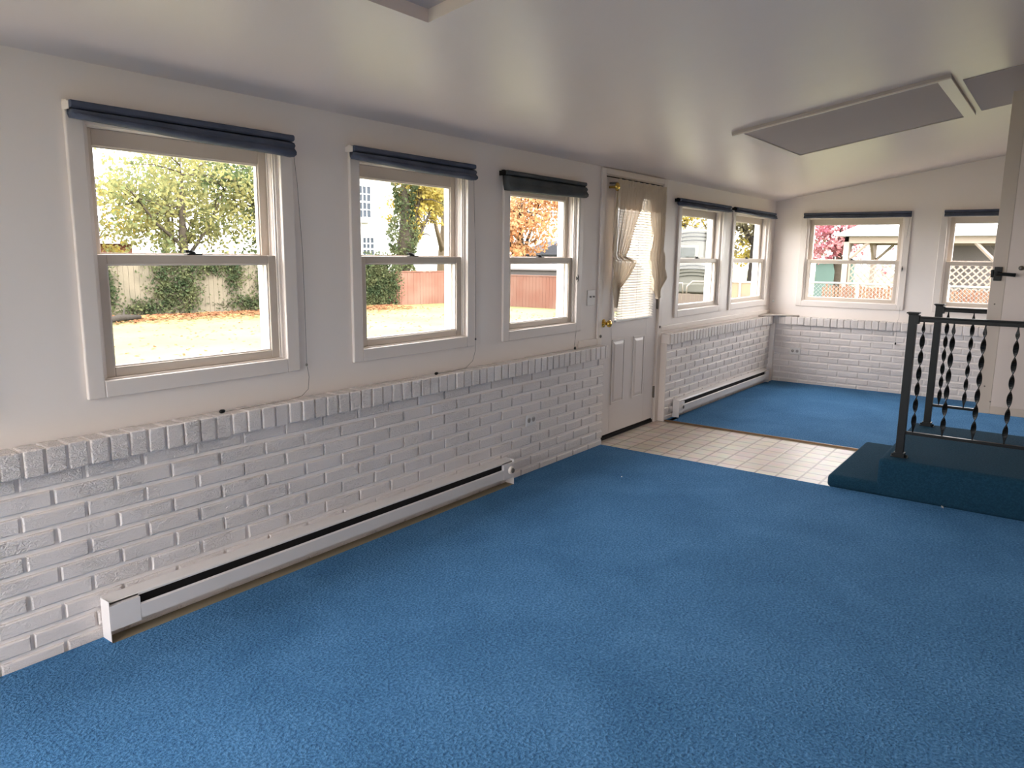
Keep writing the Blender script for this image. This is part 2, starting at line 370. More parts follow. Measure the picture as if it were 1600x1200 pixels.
Wl = ['large near window, leftmost, with ivy-covered fence and grass outside', 'second window from the left with white house and ivy outside', 'window just left of the back door with orange tree outside',
      'window right of the back door with white camper outside', 'narrow-looking window next to the far left corner', 'unseen window added at left to brighten the room', 'unseen window added behind left to brighten the room']
for i, (a, b) in enumerate(LW): window(i+1, ((a+b)/2, 0, 0), 0, (b-a)/2, Wl[i])
window(9, (XF, -(FW[0][0]+FW[0][1])/2, 0), -math.pi/2, (FW[0][1]-FW[0][0])/2, 'window on the far wall left of the railing with pink tree outside')
window(10, (XF, -(FW[1][0]+FW[1][1])/2, 0), -math.pi/2, (FW[1][1]-FW[1][0])/2, 'window on the far wall partly hidden by the open white door')
for a, b in LW: portal(((a+b)/2, .16, 1.43), (-math.pi/2, 0, 0), b-a+.1, .95)
for a, b in FW: portal((XF+.16, -(a+b)/2, 1.43), (0, -math.pi/2, 0) if False else (0, math.pi/2, 0), .95, b-a+.1)
def added_window(n, loc, rz, hw, z0, z1, label):
    wn = empty('window_%d' % n, loc, rz); struct(wn, label, 'window'); mb = MB()
    for y0, y1 in ((-hw, -hw+.06), (hw-.06, hw), (-.03, .03)): mb.box(-.03, y0, z0, .03, y1, z1)
    mb.box(-.03, -hw+.06, z0, .03, hw-.06, z0+.06); mb.box(-.03, -hw+.06, z1-.06, .03, hw-.06, z1); mb.build('window_frame', m_trim, wn, bevel=.003)
    MB().box(-.002, -hw+.05, z0+.05, .002, hw-.05, z1-.05).build('pane', m_glass, wn)
added_window(11, (XN-WT/2, -.92, 0), 0, .8, .08, 2.12, 'unseen glazed sliding door added behind the viewer to brighten the room')  # unseen opening, added to let more light into the room
portal((XN-.16, -.92, 1.1), (0, -math.pi/2, 0), 2.04, 1.6)

# ---------------------------------------------------------------- shades
def shade(loc, rz, hw, zl, zr, m, label, ends='light', cord=None, top=1.95):
    e = empty('pleated_blind', loc, rz, label=label, cat='blind', group='pleated blinds rolled up over the windows')
    hr = MB(); hr.prism([(-.020, top), (-.062, top), (-.068, top-.006), (-.068, top-.020), (-.060, top-.026), (-.020, top-.026)], -hw, hw)
    hr.build('head_rail', m, e, bevel=.002)
    # folded fabric: pleats stacked below the rail, sagging towards one end
    z0 = top-.028; n = 10
    def prof(zb):
        H = z0-zb; P = [(-.024, z0), (-.050, z0), (-.070, z0-.10*H), (-.078, z0-.28*H), (-.070, z0-.44*H), (-.074, z0-.52*H), (-.084, z0-.70*H), (-.082, z0-.88*H), (-.066, z0-H), (-.034, z0-H), (-.026, z0-.6*H)]
        return P
    b = MB(); seg = 14; N = 11
    for k in range(seg+1):
        t = k/seg; zb = zl+(zr-zl)*t - .003*math.sin(math.pi*t) + .0015*math.sin(9*t); x = -hw+.004+(2*hw-.008)*t
        for (d, z) in prof(zb): b.v.append((x, d+.0012*math.sin(13*t+z*40), z))
    for k in range(seg):
        for j in range(N):
            l = (j+1) % N; b.f.append((k*N+j, (k+1)*N+j, (k+1)*N+l, k*N+l))
    b.f.append(tuple(range(N))); b.f.append(tuple(seg*N+j for j in reversed(range(N))))
    b.build('pleated_fabric', m, e, smooth=True)
    me = m_trim if ends == 'light' else m_black
    for s in (-1, 1):
        br = MB(); br.box(s*hw, -.001, top-.030, s*(hw+.003), -.052, top-.002); br.box(s*(hw-.01), -.019, top-.004, s*(hw+.003), -.04, top+.003)
        br.build('bracket', me, e, bevel=.0015)
    if cord:
        pts, bead, tas = cord
        co = MB(); co.tube(pts, .0011, 6); c = co.build('pull_cord', m_cord, e, smooth=True)
        if bead: MB().lathe(bead, (0,0,1), [(-.006, .003), (-.003, .0055), (.003, .0055), (.006, .003)], 12).build('cord_bead', m_grey, c, smooth=True)
        if tas: MB().lathe(tas[0], tas[1], [(0, .004), (.004, .007), (.018, .0085), (.024, .006)], 12).build('cord_tassel', m_black, c, smooth=True)
    return e
def rel(c, pts): return [(p[0]-c, p[1], p[2]) for p in pts]
c1 = (1.235+2.15)/2
shade((c1,0,0), 0, .458, 1.893, 1.858, m_shade, 'slate blue pleated shade rolled up over the large near window', 'light',
      (rel(c1, [(2.158,-.04,1.92),(2.19,-.022,1.75),(2.214,-.012,1.45),(2.216,-.012,1.2),(2.214,-.014,.93),(2.222,-.018,.87),(2.205,-.03,.815),(2.16,-.04,.79),(2.08,-.05,.784),(1.95,-.05,.783),(1.82,-.055,.783),(1.745,-.058,.785)]), (2.213-c1,-.014,.928), ((1.75-c1,-.058,.788), (-1,-.1,0))))
c2 = (2.495+3.40)/2
shade((c2,0,0), 0, .4525, 1.888, 1.863, m_shade, 'slate blue pleated shade rolled up over the second window from the left', 'light',
      (rel(c2, [(3.408,-.04,1.92),(3.44,-.02,1.7),(3.462,-.012,1.4),(3.465,-.012,1.1),(3.462,-.014,.95),(3.455,-.02,.88),(3.41,-.035,.82),(3.33,-.05,.79),(3.2,-.055,.784),(3.07,-.055,.785)]), (3.463-c2,-.014,.945), ((3.08-c2,-.055,.788), (-1,-.1,0))))
c3 = (3.70+4.62)/2
shade((c3,0,0), 0, .46, 1.832, 1.845, m_shadeg, 'charcoal grey deep shade over the window left of the door', 'dark',
      (rel(c3, [(4.60,-.03,1.92),(4.612,-.02,1.6),(4.615,-.014,1.2),(4.61,-.014,.9),(4.58,-.02,.80)]), None, ((4.575-c3,-.03,.80), (0,0,-1))))
c4 = (6.21+7.405)/2
shade((c4,0,0), 0, .5975, 1.888, 1.888, m_shade, 'slate shade with black end caps over the camper window', 'dark')
c5 = (7.59+8.815)/2
shade((c5,0,0), 0, .6125, 1.903, 1.885, m_shade, 'slate shade with black end caps nearest the far left corner', 'dark')
shade((XF, -(.34+1.437)/2, 0), -math.pi/2, .5485, 1.893, 1.888, m_shade, 'slate blue shade on the far wall above the pink tree window', 'light',
      ([(.53,-.02,1.9),(.50,-.015,1.5),(.515,-.012,1.0),(.52,-.03,.83),(.522,-.103,.80),(.522,-.108,.7),(.520,-.09,.56)], None, ((.520,-.09,.565), (0,0,-1))))
shade((XF, -(1.735+2.85)/2, 0), -math.pi/2, .5575, 1.886, 1.886, m_shade, 'slate blue shade on the far wall beside the open white door', 'light')

# cord cleats
def cleat(loc, rz, label):
    b = MB(); b.box(-.004, -.004, -.012, .004, 0, .012); b.tube([(0,-.010,-.028),(0,-.014,-.012),(0,-.012,0),(0,-.014,.012),(0,-.010,.028)], [.002,.0035,.005,.0035,.002], 8)
    o = b.build('cord_cleat', m_black, None, smooth=True); o.location = loc; o.rotation_euler.z = rz; tag(o, label, 'cord cleat')
cleat((4.59, -.018, 1.287), 0, 'small dark cord cleat on the casing left of the switch')
cleat((XF-.018, -1.39, 1.349), -math.pi/2, 'small dark cord cleat on the right casing of the pink tree window')

# ---------------------------------------------------------------- back door
D = empty('door_1'); struct(D, 'white exterior door with lower raised panels, blind and lace curtain', 'door')
mb = MB(); mb.box(4.918, -.018, .70, 4.978, 0, 2.088); mb.box(5.962, -.018, 0, 6.028, 0, 2.088); mb.box(4.978, -.018, 2.045, 5.962, 0, 2.088); mb.build('door_casing', m_trim, D, bevel=.005)
mb = MB(); mb.box(4.975, 0, 0, 4.985, WT, 2.045); mb.box(5.955, 0, 0, 5.965, WT, 2.045); mb.box(4.985, 0, 2.035, 5.955, WT, 2.045); mb.build('door_jamb', m_trim, D)
sl = MB(); sl.ring(4.989, 5.951, .038, 2.028, 5.17, 5.77, .955, 1.925, .004, .048)
slab = sl.build('door_slab', m_door, D, bevel=.002)
mb = MB(); mb.ring(5.145, 5.795, .93, 1.95, 5.185, 5.755, .97, 1.91, -.010, .006); mb.build('glass_frame', m_door, slab, bevel=.004)
MB().box(5.17, .024, .955, 5.77, .028, 1.925).build('pane', m_glass, slab)
for x0, x1 in ((5.180, 5.392), (5.540, 5.742)):
    mb = MB(); z0, z1 = .272, .795
    mb.ring(x0, x1, z0, z1, x0+.016, x1-.016, z0+.016, z1-.016, -.004, .006)
    a, b, c, d = x0+.016, x1-.016, z0+.016, z1-.016; e = .024
    i = len(mb.v); mb.v += [(a,.003,c),(b,.003,c),(b,.003,d),(a,.003,d),(a+e,-.007,c+e),(b-e,-.007,c+e),(b-e,-.007,d-e),(a+e,-.007,d-e)]
    mb.f += [tuple(i+q for q in t) for t in ((4,5,6,7),(0,1,5,4),(1,2,6,5),(2,3,7,6),(3,0,4,7))]
    mb.build('raised_panel', m_door, slab, bevel=.0015)
k = MB(); k.lathe((5.035, .004, .935), (0,-1,0), [(0,.032),(.004,.032),(.007,.026),(.010,.012),(.030,.011),(.036,.018),(.046,.027),(.058,.027),(.066,.020),(.070,.006)], 24); k.build('door_knob', m_brass, slab, smooth=True)
for z in (1.818, 1.052, .272):
    b = MB(); b.box(5.944, -.004, z-.05, 5.962, .004, z+.05); b.tube([(5.953,-.006,z-.052),(5.953,-.006,z+.052)], .006, 10); b.build('hinge', m_grey, D)
mb = MB(); mb.box(4.985, .0, 0, 5.955, .12, .022); mb.box(4.985, .012, .022, 5.955, .05, .038); mb.build('threshold', m_dark, D)
mb = MB(); mb.box(4.985, -.002, 2.028, 5.955, .004, 2.036); mb.build('top_gap_shade', m_dark, D)  # dark strip standing in for the shade in the gap above the slab
def eyelet(x, label):
    b = MB(); pts = [(x+.010*math.cos(t), -.022, .843+.010*math.sin(t)) for t in [i*math.pi/8 for i in range(17)]]
    b.tube(pts, .0028, 8); b.tube([(x, -.022, .843), (x, -.018, .843)], .006, 10); o = b.build('casing_ring', m_grey, None, smooth=True); tag(o, label, 'ring')
eyelet(4.955, 'small metal ring on the left door casing below the knob'); eyelet(5.985, 'small metal ring on the right door casing')
# mini blind
B = empty('mini_blind', (5.47, 0, 0), label='white mini blind with horizontal slats on the back door glass', cat='blind')
mb = MB(); z = .962
while z < 1.925:
    hw, th = .315, .0005
    mb.poly8([(-hw,-.044,z-.008),(hw,-.044,z-.008),(hw,-.029,z+.0075),(-hw,-.029,z+.0075),(-hw,-.044,z-.0072),(hw,-.044,z-.0072),(hw,-.029,z+.0083),(-hw,-.029,z+.0083)]); z += .0205
mb.build('slats', m_slat, B)
MB().box(-.32, -.046, 1.926, .32, -.020, 1.95).build('head_rail', m_white, B, bevel=.002)
MB().box(-.318, -.044, .940, .318, -.022, .955).build('bottom_rail', m_white, B, bevel=.003)
b = MB()
for x in (-.24, 0, .24): b.tube([(x,-.046,.955),(x,-.046,1.93)], .0008, 5)
b.build('ladder_cord', m_cord, B)
# lace curtain
CU = empty('lace_curtain', (0,0,0), label='ivory lace curtain with ruffled tied-back panels over the back door glass', cat='curtain')
b = MB(); b.tube([(5.045,-.064,1.985),(5.90,-.064,1.985)], .005, 10); b.tube([(5.058,0,1.985),(5.058,-.066,1.985)], .007, 10); b.tube([(5.888,0,1.985),(5.888,-.066,1.985)], .007, 10)
rod = b.build('curtain_rod', m_grey, CU, smooth=True)
MB().lathe((5.052,-.002,1.955), (0,-1,0), [(0,.010),(.02,.009),(.05,.012),(.062,.030),(.070,.032),(.078,.02),(.084,.006)], 20).build('rod_bracket', m_brass, CU, smooth=True)
def sheet(rows, nf, amp, name, nx=44, ybase=-.070, ruf=0):
    """rows: (z, xl, xr) top to bottom"""
    b = MB(); K = 26; nz = K+1
    def at(t):
        s = t*(len(rows)-1); i = min(int(s), len(rows)-2); u = s-i; u = u*u*(3-2*u)*.5+u*.5
        return [rows[i][q]*(1-u)+rows[i+1][q]*u for q in range(3)]
    for r in range(nz):
        z, xl, xr = at(r/K); wd = max(.25, min(1, (xr-xl)/.2))
        for c in range(nx+1):
            t = c/nx; ph = 2*math.pi*nf*t
            d = amp*math.sin(ph+.6*math.sin(r*.3))*(1.3-.5*wd)+amp*.4*math.sin(ph*2.3+1+r*.2)
            rz = ruf*math.sin(ph*1.7+r)*(1 if t > .82 or t < .1 else .15)
            b.v.append((xl+(xr-xl)*t, ybase+d-rz*.6, z+rz*.5+.004*math.sin(ph*.5)))
    for r in range(nz-1):
        for c in range(nx):
            i = r*(nx+1)+c; b.f.append((i, i+1, i+nx+2, i+nx+1))
    return b.build(name, m_lace, CU, smooth=True)
sheet([(2.012,5.06,5.885),(1.985,5.05,5.885),(1.95,5.055,5.885),(1.88,5.05,5.885),(1.80,5.06,5.88)], 17, .006, 'gathered_valance', 130, ybase=-.074)
sheet([(1.97,5.05,5.50),(1.80,5.045,5.43),(1.63,5.03,5.34),(1.50,5.02,5.25),(1.445,5.03,5.21),(1.41,5.03,5.40),(1.34,5.035,5.34),(1.27,5.045,5.25),(1.20,5.055,5.12),(1.06,5.08,5.095)], 6, .010, 'left_panel', 60, ruf=.012)
sheet([(1.97,5.56,5.885),(1.80,5.63,5.885),(1.63,5.69,5.885),(1.50,5.66,5.885),(1.42,5.62,5.90),(1.34,5.67,5.93),(1.26,5.70,5.955),(1.18,5.74,5.86),(1.10,5.79,5.83)], 5, .010, 'right_panel', 50, ruf=.012)

# ---------------------------------------------------------------- switch, outlets, hook
def plate(name, loc, rz, w, h, kind, label, cat):
    e = empty(name, loc, rz, label=label, cat=cat)
    MB().box(-w/2, -.006, -h/2, w/2, 0, h/2).build('cover_plate', m_outlet, e, bevel=.003)
    if kind == 'switch':
        for x in (-.025, .025):
            b = MB(); b.box(x-.006, -.018, .002, x+.006, -.006, .014); b.build('toggle', m_grey, e, bevel=.002)
    else:
        for x in (-.026, .026):
            b = MB(); b.lathe((x, -.006, 0), (0,-1,0), [(0, .018), (.002, .018)], 18); r = b.build('receptacle', m_recept, e)
            q = MB(); q.box(x-.009, -.0085, -.005, x-.005, -.0078, .008); q.box(x+.005, -.0085, -.005, x+.009, -.0078, .008); q.box(x-.003, -.0085, -.013, x+.003, -.0078, -.007); q.build('slots', m_dark, r)
plate('light_switch', (4.83, 0, 1.14), 0, .118, .115, 'switch', 'white double light switch between the third window and the door', 'light switch')
plate('wall_outlet', (3.965, -.0755, .372), 0, .115, .078, 'outlet', 'white horizontal outlet in the brick left of the door', 'outlet')
plate('wall_outlet', (XF-.0755, -.362, .382), -math.pi/2, .118, .078, 'outlet', 'white horizontal outlet in the brick under the far window', 'outlet')
b = MB(); b.lathe((0,0,0), (-1,0,0), [(0,.010),(.006,.009),(.012,.014),(.020,.012),(.024,.004)], 14); o = b.build('coat_hook', m_white, smooth=True); o.location = (XF, -.05, .945); tag(o, 'tiny white hook near the far corner above the ledge', 'hook')
# corner shelf on the ledges
cs = empty('corner_shelf', (XF, 0, 0), label='small thin white triangular board across the far left ledge corner', cat='shelf')
mb = MB(); mb.v += [(0,-.002,.785),(-.36,-.002,.785),(-.15,-.16,.785),(0,-.36,.785),(0,-.002,.797),(-.36,-.002,.797),(-.15,-.16,.797),(0,-.36,.797)]
mb.f += [(0,1,2,3),(7,6,5,4),(0,4,5,1),(1,5,6,2),(2,6,7,3),(3,7,4,0)]; mb.build('board', m_trim, cs, bevel=.002)
for (x, y) in ((-.33, -.03), (-.03, -.33)): MB().box(x-.03, y-.03, .777, x+.03, y+.03, .7849).build('foot', m_grey, cs, bevel=.001)

# ---------------------------------------------------------------- baseboard heaters
def heater(x0, x1, dial_left, label):
    c = (x0+x1)/2; L = (x1-x0)/2
    e = empty('baseboard_heater', (c, -.0745, 0), label=label, cat='heater', group='baseboard heaters on the brick wall'); E0, E1 = -L+.115, L-.105
    MB().box(-L+.01, 0, .02, L-.01, -.004, .17).build('back_panel', m_metalw, e)
    mb = MB(); mb.prism([(0,.174),(-.044,.163),(-.050,.158),(-.050,.151),(-.047,.151),(-.047,.156),(-.042,.159),(0,.170)], -L, L); mb.build('top_hood', m_metalw, e)
    mb = MB(); mb.prism([(-.057,.058),(-.062,.060),(-.064,.116),(-.056,.121),(-.055,.119),(-.061,.115),(-.059,.062),(-.054,.060)], E0-.01, E1+.01); mb.build('front_panel', m_metalw, e)
    mb = MB(); mb.box(E0, -.008, .062, E1, -.046, .150); mb.build('heating_fins', m_dark, e)
    for a, b, nm in ((-L, E0, 'left_end_cover'), (E1, L, 'right_end_cover')):
        mb = MB(); mb.box(a, 0, .052, b, -.064, .150); mb.box(a, -.0, .150, b, -.05, .160)
        if (nm[0] == 'l') : mb.box(a-.003, 0, 0, a+.001, -.064, .170)
        else: mb.box(b-.001, 0, 0, b+.003, -.064, .170)
        mb.build(nm, m_metalw, e, bevel=.002)
    xd = (-L+.05) if dial_left else (L-.035)
    b = MB(); b.lathe((xd, -.064, .105), (0,-1,0), [(0,.026),(.012,.024),(.016,.022),(.016,.014),(.020,.013)], 24); dd = b.build('thermostat_dial', m_trim, e, smooth=False)
    b = MB(); b.lathe((xd, -.081, .105), (0,-1,0), [(0,.016),(.005,.014)], 18); b.build('dial_center', m_grey, dd)
heater(1.188, 3.700, False, 'long white baseboard heater under the near windows')
heater(6.215, 8.72, True, 'white baseboard heater along the far brick wall right of the door')
struct(MB().box(1.19, -.075, 0, 3.70, -.150, .006).build('trim_7', m_wood), 'bare tan wood strip on the floor under the near heater', 'floor strip')

# ---------------------------------------------------------------- carpets
def carpet(polys, label, z=.012):
    mb = MB()
    for x0, x1, y0, y1 in polys: mb.box(x0, y0, .0005, x1, y1, z)
    o = mb.build('carpet', m_carpet); tag(o, label, 'carpet'); return o
carpet([(XN+.01, 1.185, YR+.01, -.076), (1.185, 3.705, YR+.01, -.152), (3.705, 4.915, YR+.01, -.076)], 'large blue cut-pile carpet in the foreground')
carpet([(6.046, 8.725, YR+.01, -.100), (8.725, XF-.076, YR+.01, -.12), (6.046, 6.21, -.145, -.076)], 'blue carpet beyond the vinyl strip at the far end')
mb = MB(); mb.box(6.038, YR+.01, .0, 6.048, -.08, .016); struct(mb.build('trim_8', mat('bronze_strip', srgb(120, 96, 72), .4, .5, .6)), 'thin bronze edge strip where the vinyl meets the far carpet', 'edge strip')

for x, y, sc, lb in ((4.885, -2.40, 1.0, 'tiny white scrap of paper on the carpet beside the step'), (4.25, -.62, .45, 'tiny white lint speck on the carpet before the door')):
    b = MB(); b.v += [(0,0,0),(.03*sc,.006,.001),(.026*sc,.016*sc,.006*sc),(.004,.014*sc,.003),(-.01*sc,.006,.005*sc),(0,0,.002),(.03*sc,.006,.003),(.026*sc,.016*sc,.008*sc),(.004,.014*sc,.005),(-.01*sc,.006,.007*sc)]
    b.f += [(0,1,2,3,4),(9,8,7,6,5)]+[(k,5+k,5+(k+1)%5,(k+1)%5) for k in range(5)]
    o = b.build('paper_scrap', m_white); o.location = (x, y, .012); tag(o, lb, 'scrap')
# ---------------------------------------------------------------- carpeted steps
ST = empty('carpeted_steps', (5.5, -2.6, 0), label='dark blue carpeted two-level step platform with the railings', cat='steps')
def soft(name, x0, x1, y0, y1, z1, z0=.0005):
    mb = MB(); mb.box(x0-5.5, y0+2.6, z0, x1-5.5, y1+2.6, z1); o = mb.build(name, m_carpet2, ST, bevel=.028, seg=5)
    for p in o.data.polygons: p.use_smooth = True
    return o
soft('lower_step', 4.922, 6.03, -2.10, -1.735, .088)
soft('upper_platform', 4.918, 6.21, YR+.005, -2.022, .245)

# ---------------------------------------------------------------- railings
def railing(x, label):
    e = empty('iron_railing', (x, -2.118, .245), label=label, cat='railing', group='iron railings on the step platform')
    for yy in (0, -1.165):
        p = MB(); p.box(-.0225, yy-.0225, 0, .0225, yy+.0225, .885); po = p.build('post', m_black, e, bevel=.002)
        c = MB(); c.box(-.034, yy-.034, .885, .034, yy+.034, .893); c.box(-.026, yy-.026, .878, .026, yy+.026, .885); c.build('post_cap', m_black, po, bevel=.002)
        f = MB(); f.box(-.024, yy-.046, -.001, .024, yy+.046, .006); f.box(-.030, yy-.030, 0, .030, yy+.030, .03)
        for s in (-1, 1): f.lathe((0, yy+s*.038, .006), (0,0,1), [(0,.008),(.008,.008),(.012,.004)], 8)
        f.build('base_flange', m_black, po, bevel=.001)
    r = MB(); r.box(-.017, -.022, .838, .017, -1.143, .862); r.box(-.024, -.022, .860, .024, -1.143, .870); r.build('top_rail', m_black, e, bevel=.003)
    for yy in (-.024, -1.141):
        b = MB(); b.box(-.028, yy-.012, .826, .028, yy+.012, .876); b.build('rail_bracket', m_black, e, bevel=.002)
    r = MB(); r.box(-.013, -.022, .148, .013, -1.143, .166); r.build('bottom_rail', m_black, e, bevel=.002)
    for k in range(7):
        y = -.060-.156*k; b = MB(); z0, z1 = .166, .838; n = 66; tw = (z1-z0-.09)/.104
        prev = None
        for i in range(n+1):
            t = i/n; z = z0+(z1-z0)*t; u = min(max((z-z0-.045)/(z1-z0-.09), 0), 1)
            ang = math.pi*u*6.0+math.radians(53)+k*.0
            wd = .0035+.0105*min(1, max(0, (min(z-z0, z1-z)-.012)/.035)); th = .0022
            ca, sa = math.cos(ang), math.sin(ang)
            for (a, c) in ((-wd,-th),(wd,-th),(wd,th),(-wd,th)): b.v.append((a*ca-c*sa, y+a*sa+c*ca, z))
        for i in range(n):
            for j in range(4):
                l = (j+1) % 4; b.f.append((i*4+j, i*4+l, (i+1)*4+l, (i+1)*4+j))
        b.build('baluster', m_black, e)
    return e
railing(5.03, 'nearer black iron railing with twisted balusters, on the platform front edge')
railing(6.13, 'farther black iron railing with twisted balusters, on the platform back edge')

# ---------------------------------------------------------------- storm door, open
SD = empty('door_2', (5.55, -2.45, 0)); struct(SD, 'open cream storm door with black handle at the right edge', 'door')
Wd = .83; zb, zt = .487, 2.447
mb = MB(); mb.box(0, -.078, zb+.05, .034, -Wd+.075, 1.36); mb.build('lower_panel', m_cream, SD)
mb = MB(); mb.box(0, 0, zb, .036, -.078, zt); mb.box(0, -Wd+.075, zb, .036, -Wd, zt); mb.box(0, -.078, zb, .036, -Wd+.075, zb+.05); mb.box(0, -.078, zt-.09, .036, -Wd+.075, zt)
mb.build('door_stile', m_creamedge, SD, bevel=.003)
mb = MB(); mb.box(0.002, -.078, 1.36, .034, -.175, zt-.09); mb.box(.002, -Wd+.18, 1.36, .034, -Wd+.075, zt-.09); mb.box(.002, -.175, 1.36, .034, -Wd+.18, 1.40); mb.box(.002, -.175, 2.25, .034, -Wd+.18, zt-.09); mb.build('upper_panel', m_cream, SD)
mb = MB(); mb.box(-.008, -.165, 1.392, .004, -.185, 2.27); mb.box(-.008, -.185, 1.392, .004, -Wd+.17, 1.412); mb.build('glass_frame', m_creamedge, SD, bevel=.002)
MB().box(.015, -.175, 1.40, .019, -Wd+.18, 2.25).build('pane', m_glass, SD)
b = MB(); b.lathe((-.0, -.150, 1.405), (-1,0,0), [(0,.012),(.008,.014),(.014,.010),(.02,.014),(.028,.008)], 14); b.build('glass_clip', m_grey, SD, smooth=True)
hd = MB(); hd.box(-.010, -.012, 1.325, .0, -.055, 1.41); hd.box(-.012, .004, 1.345, .040, -.010, 1.392); hd.lathe((-.010, -.034, 1.368), (-1,0,0), [(0,.016),(.03,.013)], 14)
hd.tube([(-.036,-.030,1.368),(-.040,-.06,1.367),(-.040,-.10,1.364),(-.038,-.128,1.362)], [.011,.010,.0105,.012], 12); hd.build('lever_handle', m_black, SD, bevel=.002)
for (y, z) in ((-.035, 1.18), (-.035, .66), (-.075, .565), (-.4, .555)): 
    b = MB(); b.lathe((0, y, z), (-1,0,0), [(0,.005),(.003,.003)], 8); b.build('screw', m_grey, SD)
# house doorway behind the hinge side
D3 = empty('door_3', (5.15, YR-.05, 0)); struct(D3, 'doorway from the platform into the house', 'door')
MB().box(-.41, -.03, .47, .42, .03, 2.5).build('door_slab', mat('brown_door', srgb(120, 92, 70), .5), D3)

# ---------------------------------------------------------------- ceiling panel
CPE = empty('ceiling_panel', (5.6, -1.575, zce(-1.575)), label='long framed panel mounted on the sloping ceiling near the far end', cat='ceiling panel'); CPE.rotation_euler = (math.atan(-SL), 0, 0)
L2, H2 = .655, .625
mb = MB(); mb.box(-L2, -H2, -.018, L2, H2, -.0005); mb.build('panel_board', m_ceilflat, CPE)
for nm, bx in (('long_trim', (-L2, -H2, -L2+.022, H2)), ('long_trim', (L2-.022, -H2, L2, H2)), ('end_trim', (-L2+.022, H2-.07, L2-.022, H2)), ('end_trim', (-L2+.022, -H2, L2-.022, -H2+.07))):
    MB().box(bx[0], bx[1], -.026, bx[2], bx[3], -.018).build(nm, m_trim, CPE, bevel=.002)
MB()
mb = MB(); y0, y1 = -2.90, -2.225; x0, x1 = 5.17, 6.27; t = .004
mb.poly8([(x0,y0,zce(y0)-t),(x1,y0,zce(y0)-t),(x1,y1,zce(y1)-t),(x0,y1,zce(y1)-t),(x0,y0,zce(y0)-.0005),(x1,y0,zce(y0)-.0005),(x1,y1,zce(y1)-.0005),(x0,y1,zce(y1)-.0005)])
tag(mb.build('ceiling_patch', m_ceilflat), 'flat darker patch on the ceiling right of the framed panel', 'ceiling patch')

# ================================================================ OUTSIDE
GZ = -.4
def ground_mat():
    m, t, b = new_mat('lawn'); b.inputs['Roughness'].default_value = .9; b.inputs['Specular IOR Level'].default_value = .15
    tcn = t.nodes.new('ShaderNodeTexCoord')
    n = t.nodes.new('ShaderNodeTexNoise'); n.inputs['Scale'].default_value = .55; n.inputs['Detail'].default_value = 5
    n2 = t.nodes.new('ShaderNodeTexNoise'); n2.inputs['Scale'].default_value = 14; n2.inputs['Detail'].default_value = 4
    r = t.nodes.new('ShaderNodeValToRGB'); e = r.color_ramp.elements
    e[0].position = .35; e[0].color = srgb(90, 92, 58); e[1].position = .7; e[1].color = srgb(108, 102, 72)
    mx = t.nodes.new('ShaderNodeMixRGB'); mx.blend_type = 'MULTIPLY'; mx.inputs[0].default_value = .22
    for a in (n, n2): t.links.new(tcn.outputs['Object'], a.inputs['Vector'])
    t.links.new(n.outputs['Fac'], r.inputs['Fac']); t.links.new(r.outputs['Color'], mx.inputs[1]); t.links.new(n2.outputs['Fac'], mx.inputs[2]); t.links.new(mx.outputs[0], b.inputs['Base Color'])
    return m
mb = MB(); mb.box(-60, -60, GZ-.2, 110, 110, GZ-.03); g = mb.build('lawn', ground_mat()); struct(g, 'sunlit yellow-green lawn outside the windows', 'lawn'); g.name = 'ground'
rnd = random.Random(3)
def leafquad(b, p, s, r=rnd, flat=False):
    if flat: n = Vector((r.gauss(0,.25), r.gauss(0,.25), 1))
    else: n = Vector((r.gauss(0,1), r.gauss(0,1), r.gauss(0,1)))
    n.normalize(); a = n.orthogonal().normalized(); q = r.random()*6.28; c = n.cross(a); u = a*math.cos(q)+c*math.sin(q); v = n.cross(u)
    i = len(b.v); s *= r.uniform(.6, 1.3); P = Vector(p)
    b.v += [tuple(P-u*s), tuple(P+v*s*.55), tuple(P+u*s), tuple(P-v*s*.55)]; b.f.append((i, i+1, i+2, i+3))
L_yellow = leaf_mat('yellow_green_leaves', srgb(130, 124, 78), srgb(88, 96, 66), .9, srgb(114, 112, 74))
L_gold = leaf_mat('golden_leaves', srgb(156, 138, 66), srgb(120, 110, 68), 1.2)
L_green = leaf_mat('green_leaves', srgb(70, 84, 56), srgb(96, 101, 69), 1.0)
L_ivy = leaf_mat('ivy_leaves', srgb(53, 66, 47), srgb(89, 92, 64), 2.5)
L_orange = leaf_mat('orange_leaves', srgb(166, 112, 74), srgb(158, 128, 94), .8)
L_pink = leaf_mat('pink_leaves', srgb(168, 100, 114), srgb(176, 134, 130), .8)
L_dark = leaf_mat('dusky_leaves', srgb(77, 72, 58), srgb(107, 101, 75), 1.0)
L_fall = leaf_mat('fallen_leaves', srgb(131, 95, 71), srgb(141, 121, 83), 1.5, srgb(120, 82, 61))
bark = mat('bark', srgb(61, 55, 47), .9, .1, bump=(9, .6, .05)); barktan = mat('tan_bark', srgb(83, 73, 59), .9, .1, bump=(9, .6, .05)); barkdark = mat('dark_bark', srgb(44, 40, 36), .9, .1, bump=(9, .6, .05))
